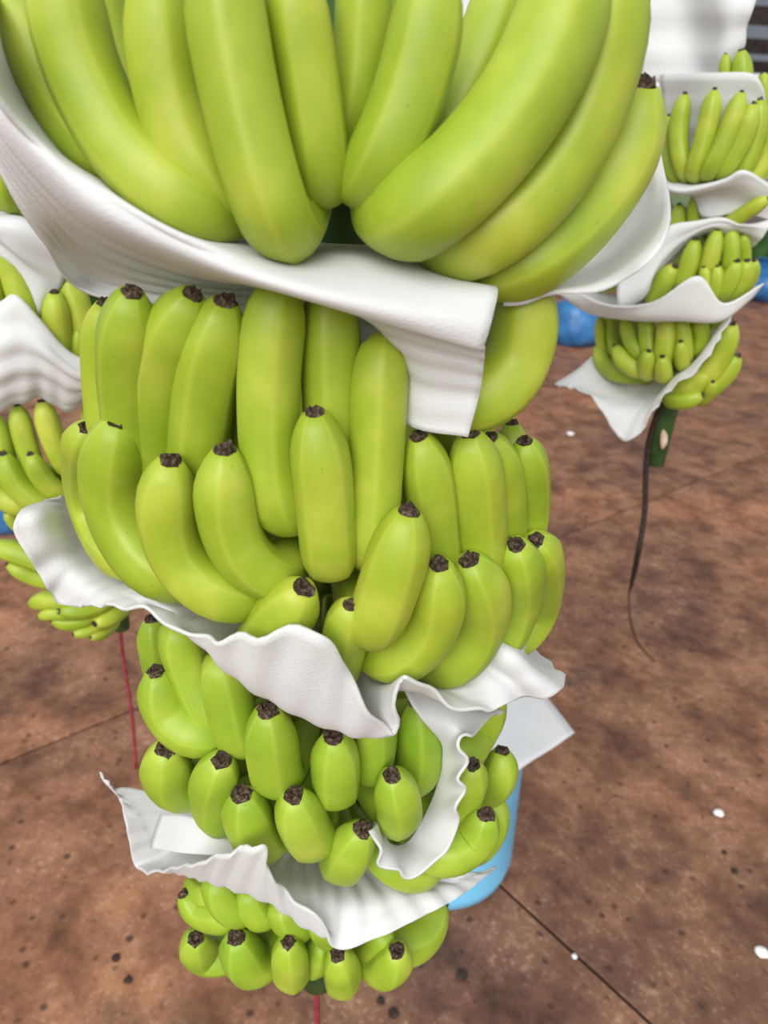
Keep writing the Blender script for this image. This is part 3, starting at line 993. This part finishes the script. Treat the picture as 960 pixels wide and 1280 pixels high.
# ------------------------------------------------------------------ blue tub with a spare foam sheet across it
tc_ = floor_pt(546, 1078)
tub = tag(empty('tub', (tc_[0], tc_[1] + 0.02, 0.0)), 'round blue plastic tub standing on the floor behind the large bunch', 'tub')
R0, R1, HT = 0.160, 0.150, 0.40
prof = [(0.0, 0.004), (R0 - 0.045, 0.0), (R0 - 0.022, 0.005), (R0 - 0.006, 0.022), (R0, 0.05), (R1 - 0.001, HT - 0.03), (R1 + 0.001, HT - 0.026), (R1 + 0.003, HT - 0.004), (R1, HT),
        (R1 - 0.006, HT - 0.004), (R0 - 0.006, 0.03), (R0 - 0.03, 0.012), (0.0, 0.012)]
V, Fc, K = [], [], 48
for r, z in prof:
    for k in range(K):
        a = 2 * math.pi * k / K
        V.append((r * math.cos(a), r * math.sin(a), z))
for i in range(len(prof) - 1):
    for k in range(K):
        k2 = (k + 1) % K
        Fc.append((i * K + k, i * K + k2, (i + 1) * K + k2, (i + 1) * K + k))
me = bpy.data.meshes.new('tub_body')
me.from_pydata(V, [], Fc)
link('tub_body', me, M['tub'], tub)
tube('handle', [(-R1 - .012, 0, HT - .03), (-R1 - .03, 0.06, HT - .10), (-R1 + .05, 0.18, HT - .16), (R1 - .05, 0.18, HT - .16), (R1 + .02, 0.06, HT - .08), (R1 + .012, 0, HT - .03)], 0.003,
     M['steel'], tub, n=30, segs=8)
# the sheet lies flat on the tub's rim, one corner jutting out
zt = HT + 0.004
cs = [floor_pt(u, v, zt) for u, v in ((470, 930), (560, 850), (690, 868), (717, 916), (640, 972), (545, 1000))]
a_, b_, c_, d_ = floor_pt(500, 880, zt), floor_pt(680, 866, zt), floor_pt(718, 916, zt), floor_pt(560, 1020, zt)
bm = bmesh.new()
n_ = 14
vv = []
for i in range(n_ + 1):
    for j in range(n_ + 1):
        s_, t_ = i / n_, j / n_
        q = a_ * (1 - s_) * (1 - t_) + b_ * s_ * (1 - t_) + c_ * s_ * t_ + d_ * (1 - s_) * t_
        vv.append(bm.verts.new((q[0], q[1], zt + 0.0015 * math.sin(18 * s_ + 3 * t_))))
for i in range(n_):
    for j in range(n_):
        bm.faces.new((vv[i * (n_ + 1) + j], vv[(i + 1) * (n_ + 1) + j], vv[(i + 1) * (n_ + 1) + j + 1], vv[i * (n_ + 1) + j + 1]))
o = from_bm('foam_sheet', bm, M['foam'], None, True)
sm = o.modifiers.new('thickness', 'SOLIDIFY')
sm.thickness = 0.0025
tag(o, 'flat smooth white sheet lying across the top of the blue tub, corner jutting out', 'foam sheet')


# ------------------------------------------------------------------ blue film sacks far behind, on the floor
def sack(u, v, wid, hgt, label, seed, lean=0.0):
    c = floor_pt(u, v)
    e = tag(empty('blue_sack', (c[0], c[1] + wid * 0.45, 0)), label, 'sack', 'blue sacks on the shed floor')
    rng = random.Random(seed)
    bm = bmesh.new()
    bmesh.ops.create_icosphere(bm, subdivisions=4, radius=1.0)
    from mathutils import noise
    for vtx in bm.verts:
        p_ = vtx.co.copy()
        n1 = noise.noise(p_ * 1.6 + Vector((seed, 0, 0)))
        n2 = noise.noise(Vector((p_.x * 6, p_.y * 6, p_.z * 1.2)) + Vector((0, seed, 0)))
        k = 1 + 0.14 * n1 + 0.06 * n2
        x, y, z = p_.x * k, p_.y * k, p_.z * k
        z = max(-0.72, z)
        neck = 1.0
        if z > 0.55:
            neck = 1 - 0.5 * (z - 0.55) / 0.5
        vtx.co = (x * wid / 2 * neck + lean * (z + .72), y * wid / 2 * neck, (z + 0.72) * hgt / 1.75)
    from_bm('sack_body', bm, M['sack'], e, True)
    bm = bmesh.new()
    pts_ = 18
    ring_ = []
    for k2 in range(4):
        zz = hgt * (0.93 + 0.05 * k2)
        rr = wid * (0.08, 0.045, 0.07, 0.13)[k2]
        ring_.append([bm.verts.new((math.cos(2 * math.pi * t / pts_) * rr * (1 + .25 * math.sin(5 * t) * (k2 > 1)) + lean * 1.65, math.sin(2 * math.pi * t / pts_) * rr, zz)) for t in range(pts_)])
    for k2 in range(3):
        for t in range(pts_):
            bm.faces.new((ring_[k2][t], ring_[k2][(t + 1) % pts_], ring_[k2 + 1][(t + 1) % pts_], ring_[k2 + 1][t]))
    from_bm('sack_neck', bm, M['sack'], e, True)
    return e


sack(722, 436, 0.50, 0.42, 'blue film sack on the floor behind the twine-trailing bunch', 3)
sack(958, 380, 0.75, 0.45, 'blue film sack standing farther off towards the plants', 11)
sack(-6, 672, 0.20, 0.22, 'small blue film sack on the floor behind the bunch with thin red ribbon', 21)


# ------------------------------------------------------------------ banana plants outside the shed
def plant(x, y, h, seed, label):
    rng = random.Random(seed)
    e = tag(empty('banana_plant', (x, y, -0.11)), label, 'plant', 'banana plants beyond the shed')
    tube('stem', [(0, 0, 0), (0.03, 0, h * .3), (0, 0.02, h * .55)], 0.13, M['trunk'], e, n=10, segs=10, taper=([0, 1], [1, .6]))
    for k in range(10):
        a = 2.4 * k + rng.uniform(-.3, .3)
        ln = h * rng.uniform(.45, .65)
        up_ = rng.uniform(.25, 0.9)
        m_ = 10
        vv, ff = [], []
        for i in range(m_ + 1):
            t = i / m_
            r = ln * t
            z = h * .5 + ln * (up_ * t - (0.55 + .3 * up_) * t * t)
            wd = 0.30 * math.sin(math.pi * min(1, 0.06 + t * .94)) ** .6
            ca, sa = math.cos(a), math.sin(a)
            for sgn, dz in ((-1, -.10 * wd / .3), (0, 0.0), (1, -.10 * wd / .3)):
                vv.append((ca * r - sa * wd * sgn, sa * r + ca * wd * sgn, z + dz))
        for i in range(m_):
            for q in range(2):
                ff.append((i * 3 + q, i * 3 + q + 1, i * 3 + q + 4, i * 3 + q + 3))
        me_ = bpy.data.meshes.new('leaf')
        me_.from_pydata(vv, [], ff)
        l_ = link('leaf', me_, M['leaf'], e)
        s2 = l_.modifiers.new('thickness', 'SOLIDIFY')
        s2.thickness = 0.006


for k in range(9):
    plant(-12 + k * 4.2 + random.uniform(-.4, .4), 35 + random.uniform(-.8, 1.5), random.uniform(2.8, 3.3), 50 + k,
          'leafy banana plant in the row growing beyond the far edge of the shed')


# a heap of cut banana leaves on the floor past the far sack
hp = floor_pt(952, 332)
heap = tag(empty('leaf_heap', (hp[0] + 0.3, hp[1] + 0.5, 0)), 'heap of dark cut banana leaves on the floor beyond the blue sack', 'leaves')
rg_ = random.Random(5)
for k in range(16):
    a, ln, tilt = rg_.uniform(0, 6.28), rg_.uniform(0.8, 1.3), rg_.uniform(0.25, 0.75)
    vv, ff, m_ = [], [], 9
    for i in range(m_ + 1):
        t = i / m_
        r = ln * (t - 0.35)
        z = max(0.02, tilt * (1 - (2 * t - 0.8) ** 2) + 0.02 + 0.02 * k * 0.3)
        wd = 0.22 * math.sin(math.pi * (0.05 + t * .93)) ** .6
        for sgn in (-1, 0, 1):
            vv.append((math.cos(a) * r - math.sin(a) * wd * sgn, math.sin(a) * r + math.cos(a) * wd * sgn, max(0.012, z - 0.07 * abs(sgn))))
    for i in range(m_):
        for q in range(2):
            ff.append((i * 3 + q, i * 3 + q + 1, i * 3 + q + 4, i * 3 + q + 3))
    me_ = bpy.data.meshes.new('leaf')
    me_.from_pydata(vv, [], ff)
    l_ = link('leaf', me_, M['leaf'], heap)
    l_.modifiers.new('thickness', 'SOLIDIFY').thickness = 0.005


# ------------------------------------------------------------------ crumbs on the floor
def crumb(u, v, size, material, name, label, seed, flat=0.5):
    rng = random.Random(seed)
    c = floor_pt(u, v)
    bm = bmesh.new()
    bmesh.ops.create_icosphere(bm, subdivisions=2, radius=size)
    for vt in bm.verts:
        vt.co *= rng.uniform(.82, 1.15)
        vt.co.z *= flat
    o = from_bm(name, bm, M[material], None, True)
    o.location = (c[0], c[1], size * flat * 0.7)
    o.rotation_euler = (0, 0, rng.uniform(0, 3))
    return o


for k, (u, v, s_, lb) in enumerate(((577, 1220, .011, 'round black crumb on the floor near the lowest hand of bananas'),
                                    (492, 1268, .010, 'dark crumb on the floor beneath the red ribbon bunch'),
                                    (476, 1252, .008, 'small dark crumb on the floor just below the lowest bananas'),
                                    (918, 1090, .008, 'dark flake on bare floor well away from the joint'),
                                    (905, 1066, .006, 'tiny dark speck on the floor beside the dark flake'),
                                    (145, 1198, .008, 'dark crumb lying beside its twin on the floor by the lowest foam tray'),
                                    (160, 1226, .008, 'dark crumb lying beside its twin on the floor by the lowest foam tray'))):
    tag(crumb(u, v, s_, 'crumb_dark', 'floor_crumb', lb, 100 + k), lb, 'crumb', 'dark crumbs on the floor')
for k, (u, v, s_, lb) in enumerate(((898, 1017, .013, 'white scrap on the floor level with the foam tray'),
                                    (952, 1192, .014, 'glossy white scrap on the floor farthest from the bunches'),
                                    (713, 543, .024, 'white scrap on the floor near the drooping foam corner'),
                                    (718, 1196, .006, 'white bit lodged beside the floor joint'))):
    tag(crumb(u, v, s_, 'crumb_white', 'foam_crumb', lb, 200 + k, .35), lb, 'crumb', 'white scraps on the floor')
